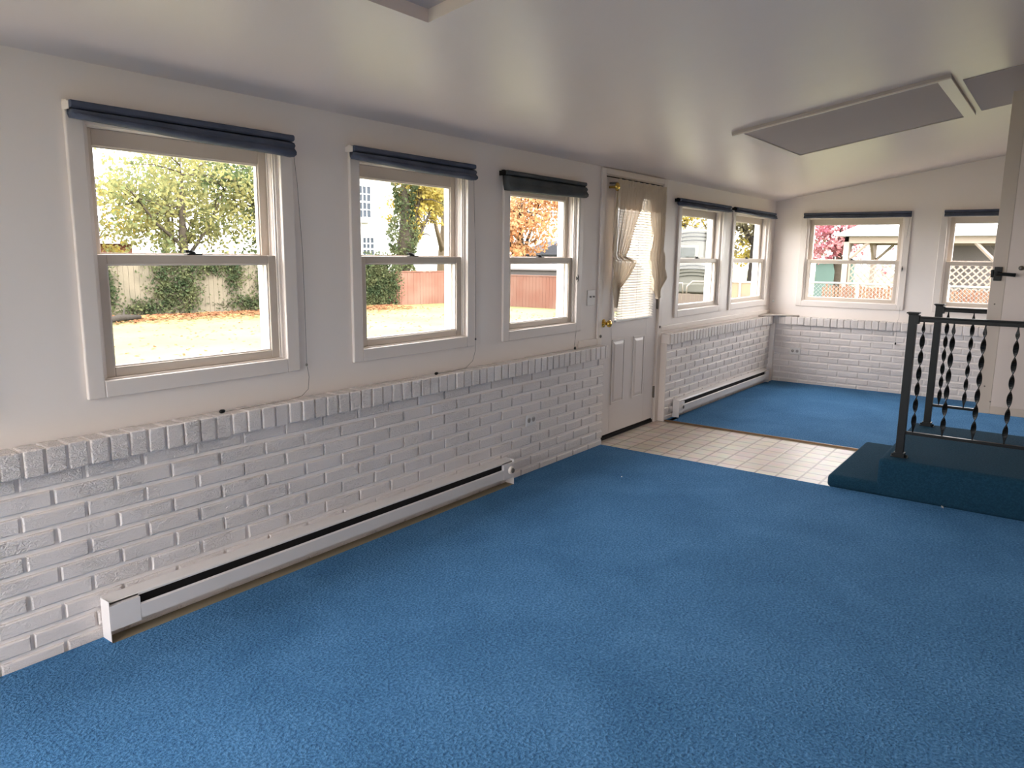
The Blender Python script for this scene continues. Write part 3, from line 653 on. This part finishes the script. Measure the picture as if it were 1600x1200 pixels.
def tree(label, x, y, rt, crowns, n, ls, lm, bm=bark, lean=(0,0), group=None, trunks=1, ivy=0):
    e = empty('tree', (x, y, GZ-.05), label=label, cat='tree', group=group)
    b = MB(); top = sum(c[2] for c in crowns)/len(crowns)
    for q in range(trunks):
        ox = (q-(trunks-1)/2)*.9
        pts = [(ox, 0, 0), (ox*.9+lean[0]*.3, lean[1]*.3, top*.35), (ox*.7+lean[0]*.7+rnd.uniform(-.15,.15), lean[1]*.7, top*.7), (ox*.5+lean[0], lean[1], top*1.15)]
        b.tube(pts, [rt*1.25, rt, rt*.75, rt*.3], 10)
    for (cx, cy, cz, cr) in crowns:
        h = top*rnd.uniform(.3, .6); s = Vector((lean[0]*h/top, lean[1]*h/top, h)); t = Vector((cx, cy, cz+.3*cr)); mid = (s+t)/2+Vector((0,0,-.2))
        b.tube([s, mid, t], [rt*.45, rt*.28, rt*.08], 7)
        for _ in range(7):
            d = Vector((rnd.gauss(0,1), rnd.gauss(0,1), rnd.gauss(.2,.8))).normalized()*cr*.9; a = mid.lerp(t, rnd.random()); b.tube([a, a+d*.5+Vector((0,0,.1)), a+d], [rt*.16, rt*.09, rt*.03], 5)
    b.build('trunk', bm, e, smooth=True)
    f = MB(); tot = sum(c[3]**2 for c in crowns)
    for (cx, cy, cz, cr) in crowns:
        m = int(n*cr**2/tot); cl = [Vector((rnd.gauss(0,.5), rnd.gauss(0,.5), rnd.gauss(0,.45)))*cr for _ in range(max(6, m//45))]
        for _ in range(m):
            c = rnd.choice(cl); p = c+Vector((rnd.gauss(0,1), rnd.gauss(0,1), rnd.gauss(0,.8)))*cr*.17
            leafquad(f, (cx+p.x, cy+p.y, cz+p.z), ls)
    f.build('foliage', lm, e)
    if ivy:
        f = MB()
        for _ in range(ivy):
            z = rnd.random()**1.2*top*1.25; r_ = rt*(1.35+.3*math.sin(z*3))*(1.2-.25*z/top); t = rnd.random()*6.28
            leafquad(f, (lean[0]*z/top+r_*math.cos(t)*rnd.uniform(.8,1.35), r_*math.sin(t)*rnd.uniform(.8,1.3), z), .075)
        f.build('ivy', L_ivy, e)
    return e
# trees seen through the large near window
tree('tall yellow-green tree with a grey trunk in the middle of the near window view', 13.6, 20.6, .17, [(0,0,4.2,2.1),(-1.6,.4,3.4,1.6),(1.5,-.2,3.6,1.6),(.2,.4,2.4,1.2)], 6500, .085, L_yellow)
tree('leafy olive tree at the right of the near window view', 17.2, 21.2, .16, [(0,0,3.6,1.7),(-1.2,-.3,4.6,1.4),(1.0,.2,2.6,1.3)], 6500, .085, L_green)
tree('sparse golden tree at the left of the near window view', 11.0, 22.5, .12, [(0,0,3.2,1.6),(-1.5,.3,4.6,1.4),(.8,0,2.1,.8)], 3000, .08, L_gold)
tree('thin pale branching tree at the left edge of the near window view', 8.7, 20.5, .14, [(0,0,4.4,1.6),(.8,.2,3.2,1.1)], 1500, .06, L_gold, barktan)
tree('slender pair of trunks behind the fence in the near window view', 15.4, 24.5, .15, [(0,0,4.8,1.8),(-1.3,0,3.2,1.3),(1.3,0,3.4,1.3)], 5000, .09, L_yellow, bark, trunks=2)
# second window
tree('ivy-clad tree with yellow branches in front of the white house', 20.9, 18.0, .30, [(.9,-.3,4.1,1.1),(1.8,.2,4.6,1.0),(.3,0,5.0,.9),(.9,.3,3.3,.65),(1.9,0,3.7,.6)], 5600, .075, L_gold, bark, lean=(.25,0), ivy=3400)
tree('tan-trunked tree with yellow leaves at the right of the second window view', 24.4, 18.9, .30, [(0,0,4.7,1.1),(-1.2,-.2,4.3,.8),(.8,0,4.0,.8)], 2600, .075, L_yellow, barktan)
# third window
tree('bright orange tree in the view left of the door', 31.5, 20.0, .22, [(0,0,4.2,2.0),(-1.4,0,3.0,1.3),(1.6,-.3,5.0,1.5),(.2,0,2.2,1.0)], 9500, .10, L_orange, barkdark)
# beyond windows four and five
tree('dusky tree with drooping branches beyond the corner window', 34.0, 8.7, .30, [(0,0,4.2,2.0),(1.6,-1,3.6,1.5),(-1.2,1.2,4.4,1.4)], 6000, .11, L_dark, barkdark)
tree('golden tree behind the camper', 35.6, 12.9, .22, [(0,0,3.8,1.6),(1.2,-1.0,3.2,1.2),(1.4,-2.2,2.2,.8)], 3000, .10, L_gold, bark)
# far wall windows
tree('pink-leaved tree in the far window view', 33.0, 4.9, .14, [(0,0,3.2,1.2),(.2,1.1,3.6,1.0),(-.2,-1.1,3.4,1.0),(0,.3,2.2,.8)], 5200, .09, L_pink, bark)
tree('yellow tree at the left edge of the far window view', 36.0, 8.2, .16, [(0,0,3.3,.9),(0,.9,2.6,.9)], 2600, .09, leaf_mat('lemon_leaves', srgb(164, 155, 64), srgb(158, 142, 80)), bark)
tree('low apricot shrub-like tree behind the gazebo', 34.0, 1.8, .12, [(0,0,2.5,1.1),(.3,-1.4,2.2,1.0)], 2200, .10, L_pink, bark)

# ---- back fence (wood, weathered)
def fence(name, P0, P1, top, m, label, bw=.14, cap=False, gap=.006, jit=.015):
    v = Vector((P1[0]-P0[0], P1[1]-P0[1], 0)); L = v.length; a = math.atan2(v.y, v.x)
    e = empty(name, (P0[0], P0[1], GZ-.03), a, label=label, cat='fence'); b = MB(); x = 0; H = top-GZ
    while x < L-.01:
        h = H+rnd.uniform(-jit, jit); w_ = min(bw, L-x); t = rnd.uniform(-.004, .004)
        b.poly8([(x,t,0),(x+w_-gap,t,0),(x+w_-gap,t+.02,0),(x,t+.02,0),(x,t,h),(x+w_-gap,t,h+rnd.uniform(-.008,.008)),(x+w_-gap,t+.02,h),(x,t+.02,h)]); x += bw
    b.build('boards', m, e)
    b = MB()
    for z in (.3, H-.3): b.box(0, .022, z, L, .06, z+.09)
    if cap: b.box(0, -.02, H, L, .07, H+.035)
    b.build('rail', m, e)
    k = 0
    while k <= L: MB().box(k-.05, .03, 0, k+.05, .12, H+.02).build('post', m, e); k += 2.44
    return e
m_fwood = mat('weathered_fence', srgb(93, 86, 74), .9, .1, bump=(20, .5, .01), var=(1.6, srgb(81, 76, 65), .4, .65))
m_fred = mat('red_stained_fence', srgb(97, 67, 56), .85, .1, bump=(20, .4, .01), var=(1.2, srgb(104, 79, 68), .4, .65))
fence('wooden_fence', (3.5, 19.9), (19.2, 16.95), 1.30, m_fwood, 'weathered tan board fence with ivy behind the lawn')
fence('wooden_fence', (19.2, 16.95), (22.0, 16.45), .80, m_fred, 'reddish board fence in the second window view', cap=True)
fence('wooden_fence', (22.0, 16.45), (22.3, 10.2), .72, m_fred, 'reddish side fence in the view left of the door', cap=True)
# ivy on the fence
def ivy_patch(label, P0, P1, spots, n, zt):
    v = Vector((P1[0]-P0[0], P1[1]-P0[1])); L = v.length; ux, uy = v.x/L, v.y/L; b = MB()
    for (s, zc_, rs, rz) in spots:
        for _ in range(int(n*rs*rz*4)):
            q = rnd.gauss(0, .5); z = zc_+rnd.gauss(0, .5)*rz
            if z < GZ or z > zt+.15: continue
            ss = s+q*rs; d = abs(rnd.gauss(.06, .08))
            leafquad(b, (P0[0]+ux*ss+uy*d, P0[1]+uy*ss-ux*d, z), .045)
    o = b.build('ivy', L_ivy); tag(o, label, 'ivy', kind='stuff')
FP0, FP1 = (3.5, 19.9), (19.2, 16.95)
ivy_patch('dark ivy climbing the tan fence in the near window view', FP0, FP1, [(6.75,.35,.22,.8),(8.3,.5,.55,1.2),(8.9,.25,.4,.9),(10.3,.8,.35,.7),(11.4,.6,.5,1.0),(12.1,.7,.4,1.0),(12.7,.3,.4,1.1),(9.6,1.0,.9,.3),(7.6,-.2,.6,.3),(10.8,-.15,.9,.3)], 760, 1.3)
ivy_patch('thick ivy hedge on the fence in the second window view', FP0, FP1, [(13.6,.5,.5,1.2),(14.3,.45,.6,1.2),(15.0,.5,.6,1.2),(15.6,.45,.5,1.2),(16.1,.3,.35,1.1),(14.9,0,.9,.6)], 900, 1.35)
# fallen leaves
b = MB()
for _ in range(7000):
    s = rnd.uniform(0, 16); d = abs(rnd.gauss(0, .9))+.1; v = Vector((15.7, -2.95)).normalized()
    p = Vector((3.5+v.x*s, 19.9+v.y*s)); p += Vector((v.y, -v.x))*d
    leafquad(b, (p.x, p.y, GZ-.02+rnd.uniform(0, .05)), .075, flat=True)
for _ in range(2200):
    leafquad(b, (rnd.uniform(1, 21), rnd.uniform(1.2, 17), GZ-.02), .05, flat=True)
tag(b.build('fallen_leaves', L_fall), 'fallen tan and orange leaves on the lawn along the fence', 'leaves', kind='stuff')
o = empty('log', (9.6, 16.9, GZ), .5, label='weathered log lying among the leaves near the fence', cat='log'); MB().tube([(-.7,0,.08),(0,.05,.1),(.7,0,.07)], [.07,.09,.06], 10).build('trunk', barkdark, o, smooth=True); MB().tube([(.1,.05,.12),(.5,.3,.3)], [.03,.012], 6).build('branch_stub', barkdark, o)

# ---- houses
m_siding = mat('white_siding', srgb(172, 172, 170), .7, .2); m_roof = mat('grey_roof', srgb(111, 105, 101), .9, .1); m_win = mat('window_dark', srgb(44, 50, 58), .5, .15)
def house_window(x0, x1, z0, z1, y, parent, nx=3, nz=4):
    f = MB(); f.ring(x0-.09, x1+.09, z0-.09, z1+.09, x0, x1, z0, z1, y-.05, y); fo = f.build('window', m_white, parent)
    MB().box(x0, y-.02, z0, x1, y-.005, z1).build('pane', m_win, fo)
    b = MB()
    for i in range(1, nx): xx = x0+(x1-x0)*i/nx; b.box(xx-.02, y-.04, z0, xx+.02, y-.015, z1)
    for i in range(1, nz): zz = z0+(z1-z0)*i/nz; q = .04 if i == nz//2 else .02; b.box(x0, y-.04, zz-q, x1, y-.015, zz+q)
    b.build('muntins', m_white, fo)
H = empty('house', (0, 26, 0), label='large white house with grid windows behind the ivy tree', cat='house')
MB().box(24.0, 0, GZ-.03, 33.5, 7, 6.2).build('wall', m_siding, H)
mb = MB(); mb.prism([(-.5, 6.1), (3.5, 8.6), (7.5, 6.1)], 23.7, 33.8); mb.build('roof', m_roof, H)
house_window(25.98, 26.78, 3.2, 4.72, 0, H); house_window(26.2, 26.95, 1.35, 2.2, 0, H, 3, 3); house_window(30.6, 31.3, 3.2, 4.6, 0, H)
b = MB(); b.box(26.1, -.35, 2.95, 26.65, 0, 3.2); b.build('air_conditioner', m_white, H)
H = empty('house', (0, 27, 0), label='white house partly hidden by the orange tree', cat='house')
MB().box(40.5, 0, GZ-.03, 52, 7, 6.0).build('wall', m_siding, H)
mb = MB(); mb.prism([(-.5, 5.9), (3.5, 8.6), (7.5, 5.9)], 40.2, 52.3); mb.build('roof', m_roof, H)
house_window(44.6, 45.6, 4.0, 5.0, 0, H)
H = empty('house', (0, 32, 0), label='low red brick house with white roof edge, lower left in the near window', cat='house')
MB().box(10, 0, GZ-.03, 17.6, 6, 1.72).build('wall', mat('red_brick_wall', srgb(90, 57, 47), .9, .1), H)
mb = MB(); mb.prism([(-.4, 1.72), (-.4, 1.84), (3, 2.9), (6.4, 1.84), (6.4, 1.72)], 9.6, 18.0); mb.build('roof', m_siding, H)
H = empty('garage', (0, 29, 0), label='small orange brick outbuilding behind the tan-trunked tree', cat='building')
MB().box(34.2, 0, GZ-.03, 37.8, 4, 2.5).build('wall', mat('orange_brick_wall', srgb(97, 67, 51), .9, .1), H); mb = MB(); mb.prism([(-.3, 2.5), (2, 3.2), (4.3, 2.5)], 34.0, 38.0); mb.build('roof', m_roof, H)
# shed beyond the side fence
m_shed = mat('grey_shed_paint', srgb(83, 79, 77), .8, .2)
H = empty('shed', (26.2, 13.4, GZ-.03), math.radians(-72), label='low grey shed with clapboard walls just beyond the side fence', cat='shed')
b = MB(); b.box(-4.0, 0, 0, 2.3, 2.5, 1.25)
for i in range(8): b.box(-4.0, -.02, .05+i*.15, 2.3, 0, .17+i*.15)
b.build('wall', m_shed, H); mb = MB(); mb.prism([(-.2, 1.25), (-.2, 1.3), (1.2, 1.62), (2.7, 1.3), (2.7, 1.25)], -4.1, 2.4); mb.build('roof', mat('pale_shed_roof', srgb(88, 84, 82), .8, .1), H)
H = empty('shed', (37.5, 21.5, GZ-.03), math.radians(-35), label='blue-grey gabled shed under the orange tree', cat='shed')
m_bl = mat('blue_grey_paint', srgb(67, 69, 74), .8, .2); MB().box(-1.5, 0, 0, 1.5, 2.5, 1.9).build('wall', m_bl, H)
mb = MB(); mb.prism([(-1.7, 1.9), (0, 2.7), (1.7, 1.9)], -.2, 2.7, axis='y'); mb.build('roof', mat('slate_roof', srgb(53, 54, 59), .8, .1), H)

# ---- camper
m_camp = mat('camper_shell', srgb(80, 79, 74), .85, .05); m_campd = mat('camper_line', srgb(34, 35, 34), .8, .05)
CM = empty('camper_trailer', (25.6, 8.05, GZ-.03), math.radians(22), label='white camper trailer with rounded roof in the window right of the door', cat='camper trailer')
# local: front faces -x, width along y
prof = []
HW = 1.2
for i in range(13):
    t = math.pi*i/12; prof.append((HW*math.cos(t)*(1.0), 2.25+.62*math.sin(t)))
prof = [(HW, .55)]+prof+[(-HW, .55)]
b = MB(); i0 = len(b.v); n = len(prof)
for x, s in ((0, .97), (.12, 1.0), (5.0, 1.0)):
    for (y, z) in prof: b.v.append((x, y*s, .55+(z-.55)*s))
for k in range(2):
    for j in range(n):
        l = (j+1) % n; b.f.append((k*n+j, k*n+l, (k+1)*n+l, (k+1)*n+j))
b.f.append(tuple(range(n))); b.f.append(tuple(2*n+j for j in reversed(range(n)))); b.build('shell', m_camp, CM)
MB().box(-.05, -.15, 1.78, 0.0, 1.0, 2.28).build('window_frame', mat('camper_trim', srgb(88, 86, 80), .8, .1), CM, bevel=.02); MB().box(-.07, -.02, 1.86, -.05, .9, 2.2).build('window_pane', mat('camper_glass', srgb(40, 43, 39), .6, .1), CM)
b = MB()
for q in range(4):
    pts = [(-.02, -1.1+2.2*k/12, 1.0+q*.12+.22*math.sin(math.pi*k/12)) for k in range(13)]; b.tube(pts, .016, 5)
for q in range(3):
    pts = [(-.02, -1.15+2.3*k/12, 2.25+q*.13+.22*math.sin(math.pi*k/12)) for k in range(13)]; b.tube(pts, .018, 5)
b.build('seam_lines', m_campd, CM)
b = MB(); b.box(-.35, -.9, .62, -.02, .95, .95); b.build('propane_cover', m_camp, CM, bevel=.05)
b = MB(); b.tube([(-.5,1.1,.95),(-.5,.35,.95),(-.5,.32,.5)], .03, 8); b.tube([(-.5,.2,.5),(-.5,.18,.85),(-.5,.0,1.02),(-.5,-1.0,1.02)], .03, 8); b.build('tow_rail', m_grey, CM, smooth=True)
for y in (-1.2, 1.2): MB().lathe((2.5, y-.1, .36), (0,1,0), [(0,.36),(.2,.36)], 20).build('wheel', m_black, CM)
# ---- tan low fence & chain link
m_tan = mat('tan_panel', srgb(122, 106, 86), .8, .1, var=(1.4, srgb(113, 94, 81), .4, .6)); m_rail = mat('galvanised_rail', srgb(134, 134, 135), .4, .4)
fence('low_wooden_fence', (22.3, 10.2), (23.6, 6.75), .27, mat('brown_low_fence', srgb(83, 74, 67), .85, .1), 'low brown board fence under the camper')
TF = empty('panel_fence', (23.6, 6.75, GZ-.03), math.atan2(-2.2, .4), label='tan panel fence with a pale top rail outside the corner window', cat='fence')
b = MB(); b.box(0, 0, 0, 2.2, .03, 1.08); b.build('panels', m_tan, TF); b = MB(); b.box(0, -.03, 1.08, 2.2, .05, 1.13); b.build('top_rail', m_rail, TF)
for x in (0, 1.1, 2.2): MB().box(x-.03, -.04, 0, x+.03, .0, 1.1).build('post', m_rail, TF)
CLF = empty('chain_link_fence', (24.0, 4.55, GZ-.03), -math.pi/2, label='chain-link fence with pale top rail outside the far windows', cat='fence')
b = MB(); b.tube([(0,0,1.15),(9.5,0,1.15)], .028, 8); b.build('top_rail', m_rail, CLF, smooth=True)
for k in range(5): MB().tube([(k*2.35,0,0),(k*2.35,0,1.2)], .035, 8).build('post', m_rail, CLF, smooth=True)
b = MB()
for i in range(-10, 85):
    x = i*.115
    for s in (1, -1):
        xa = x if s == 1 else x+1.1; xb = x+1.1 if s == 1 else x
        a0, a1 = (xa, 0.02), (xb, 1.12)
        if min(a0[0], a1[0]) < 0 or max(a0[0], a1[0]) > 9.5: continue
        b.tube([(a0[0], 0, a0[1]), (a1[0], 0, a1[1])], .0035, 3, caps=False)
b.build('wire_mesh', m_rail, CLF)
# brick-coloured slatted planting behind the fence
PF = empty('picket_fence', (25.2, 4.6, GZ-.03), -math.pi/2, label='rusty orange picket border behind the chain-link fence', cat='fence')
b = MB(); x = 1.1
m_rust = mat('rust_picket', srgb(97, 65, 49), .9, .1, var=(3, srgb(105, 81, 63), .4, .6))
while x < 8: b.box(x, 0, 0, x+.07, .02, 1.03+rnd.uniform(-.05, .05)); x += .1
b.build('pickets', m_rust, PF)
# teal tarp shed
TS = empty('tarp_shelter', (39, 6.6, GZ-.03), .2, label='pale teal tarp shelter in the far window view', cat='shelter')
MB().box(0, -1.0, 0, 2, .75, 1.7).build('tarp', mat('teal_tarp', srgb(79, 101, 95), .8), TS); mb = MB(); mb.prism([(-1.1, 1.7), (0, 2.1), (.85, 1.7)], -.1, 2.1); 
mb.build('roof', m_siding, TS)
# ---- gazebo
GB = empty('gazebo', (27.6, .9, GZ-.03), math.radians(0), label='white-roofed wooden gazebo with lattice panels beyond the far windows', cat='gazebo')
m_gw = mat('gazebo_wood', srgb(133, 122, 111), .8, .1); m_lat = mat('lattice_wood', srgb(128, 114, 102), .8, .1); m_groof = mat('white_metal_roof', srgb(142, 142, 141), .5)
hx = 2.05
b = MB(); z0, z1 = 2.62, 3.95; ov = .3; q = hx+ov
b.v += [(-q,-q,z0),(q,-q,z0),(q,q,z0),(-q,q,z0),(0,0,z1),(-q,-q,z0-.05),(q,-q,z0-.05),(q,q,z0-.05),(-q,q,z0-.05)]; b.f += [(0,1,4),(1,2,4),(2,3,4),(3,0,4),(5,8,7,6),(0,3,8,5),(0,5,6,1),(1,6,7,2),(2,7,8,3)]; b.build('roof', m_groof, GB)
b = MB()
for s in (-1, 1): b.box(-hx-.06, s*hx-.06, 2.36, hx+.06, s*hx+.06, 2.56); b.box(s*hx-.06, -hx-.06, 2.36, s*hx+.06, hx+.06, 2.56)
b.build('beam', m_gw, GB)
for sx in (-1, 1):
    for sy in (-1, 1):
        MB().box(sx*hx-.08, sy*hx-.08, 0, sx*hx+.08, sy*hx+.08, 2.4).build('post', m_gw, GB)
        b = MB(); b.tube([(sx*hx, sy*hx, 1.75), (sx*hx, sy*(hx-.62), 2.38)], .055, 4); b.tube([(sx*hx, sy*hx, 1.75), (sx*(hx-.62), sy*hx, 2.38)], .055, 4); b.build('brace', m_gw, GB)
for y0, y1 in ((-1.95, -.25), (.35, 1.95)):
    b = MB(); z0, z1 = .1, 1.85; s = .0; dx = .2; span = z1-z0
    b.box(-hx-.03, y0, z0, -hx+.03, y0+.06, z1); b.box(-hx-.03, y1-.06, z0, -hx+.03, y1, z1); b.box(-hx-.03, y0, z1-.06, -hx+.03, y1, z1); b.box(-hx-.03, y0, z0, -hx+.03, y1, z0+.06)
    k = y0-span
    while k < y1:
        for sg in (1, -1):
            # line from (k,z0) to (k+span,z1) clipped, or mirrored
            ya, za, yb, zb_ = k, z0, k+span, z1
            if ya < y0: za += y0-ya; ya = y0
            if yb > y1: zb_ -= yb-y1; yb = y1
            if yb-ya > .05:
                if sg == -1: za, zb_ = z0+z1-za, z0+z1-zb_
                X = -hx+.008*sg; wv = .028
                b.poly8([(X-.006,ya,za-wv),(X+.006,ya,za-wv),(X+.006,yb,zb_-wv),(X-.006,yb,zb_-wv),(X-.006,ya,za+wv),(X+.006,ya,za+wv),(X+.006,yb,zb_+wv),(X-.006,yb,zb_+wv)])
        k += dx
    b.build('lattice_panel', m_lat, GB)
MB().box(hx-.05, -hx, 0, hx+.02, .6, 2.36).build('back_wall', mat('grey_wall_panel', srgb(89, 83, 81), .8), GB)
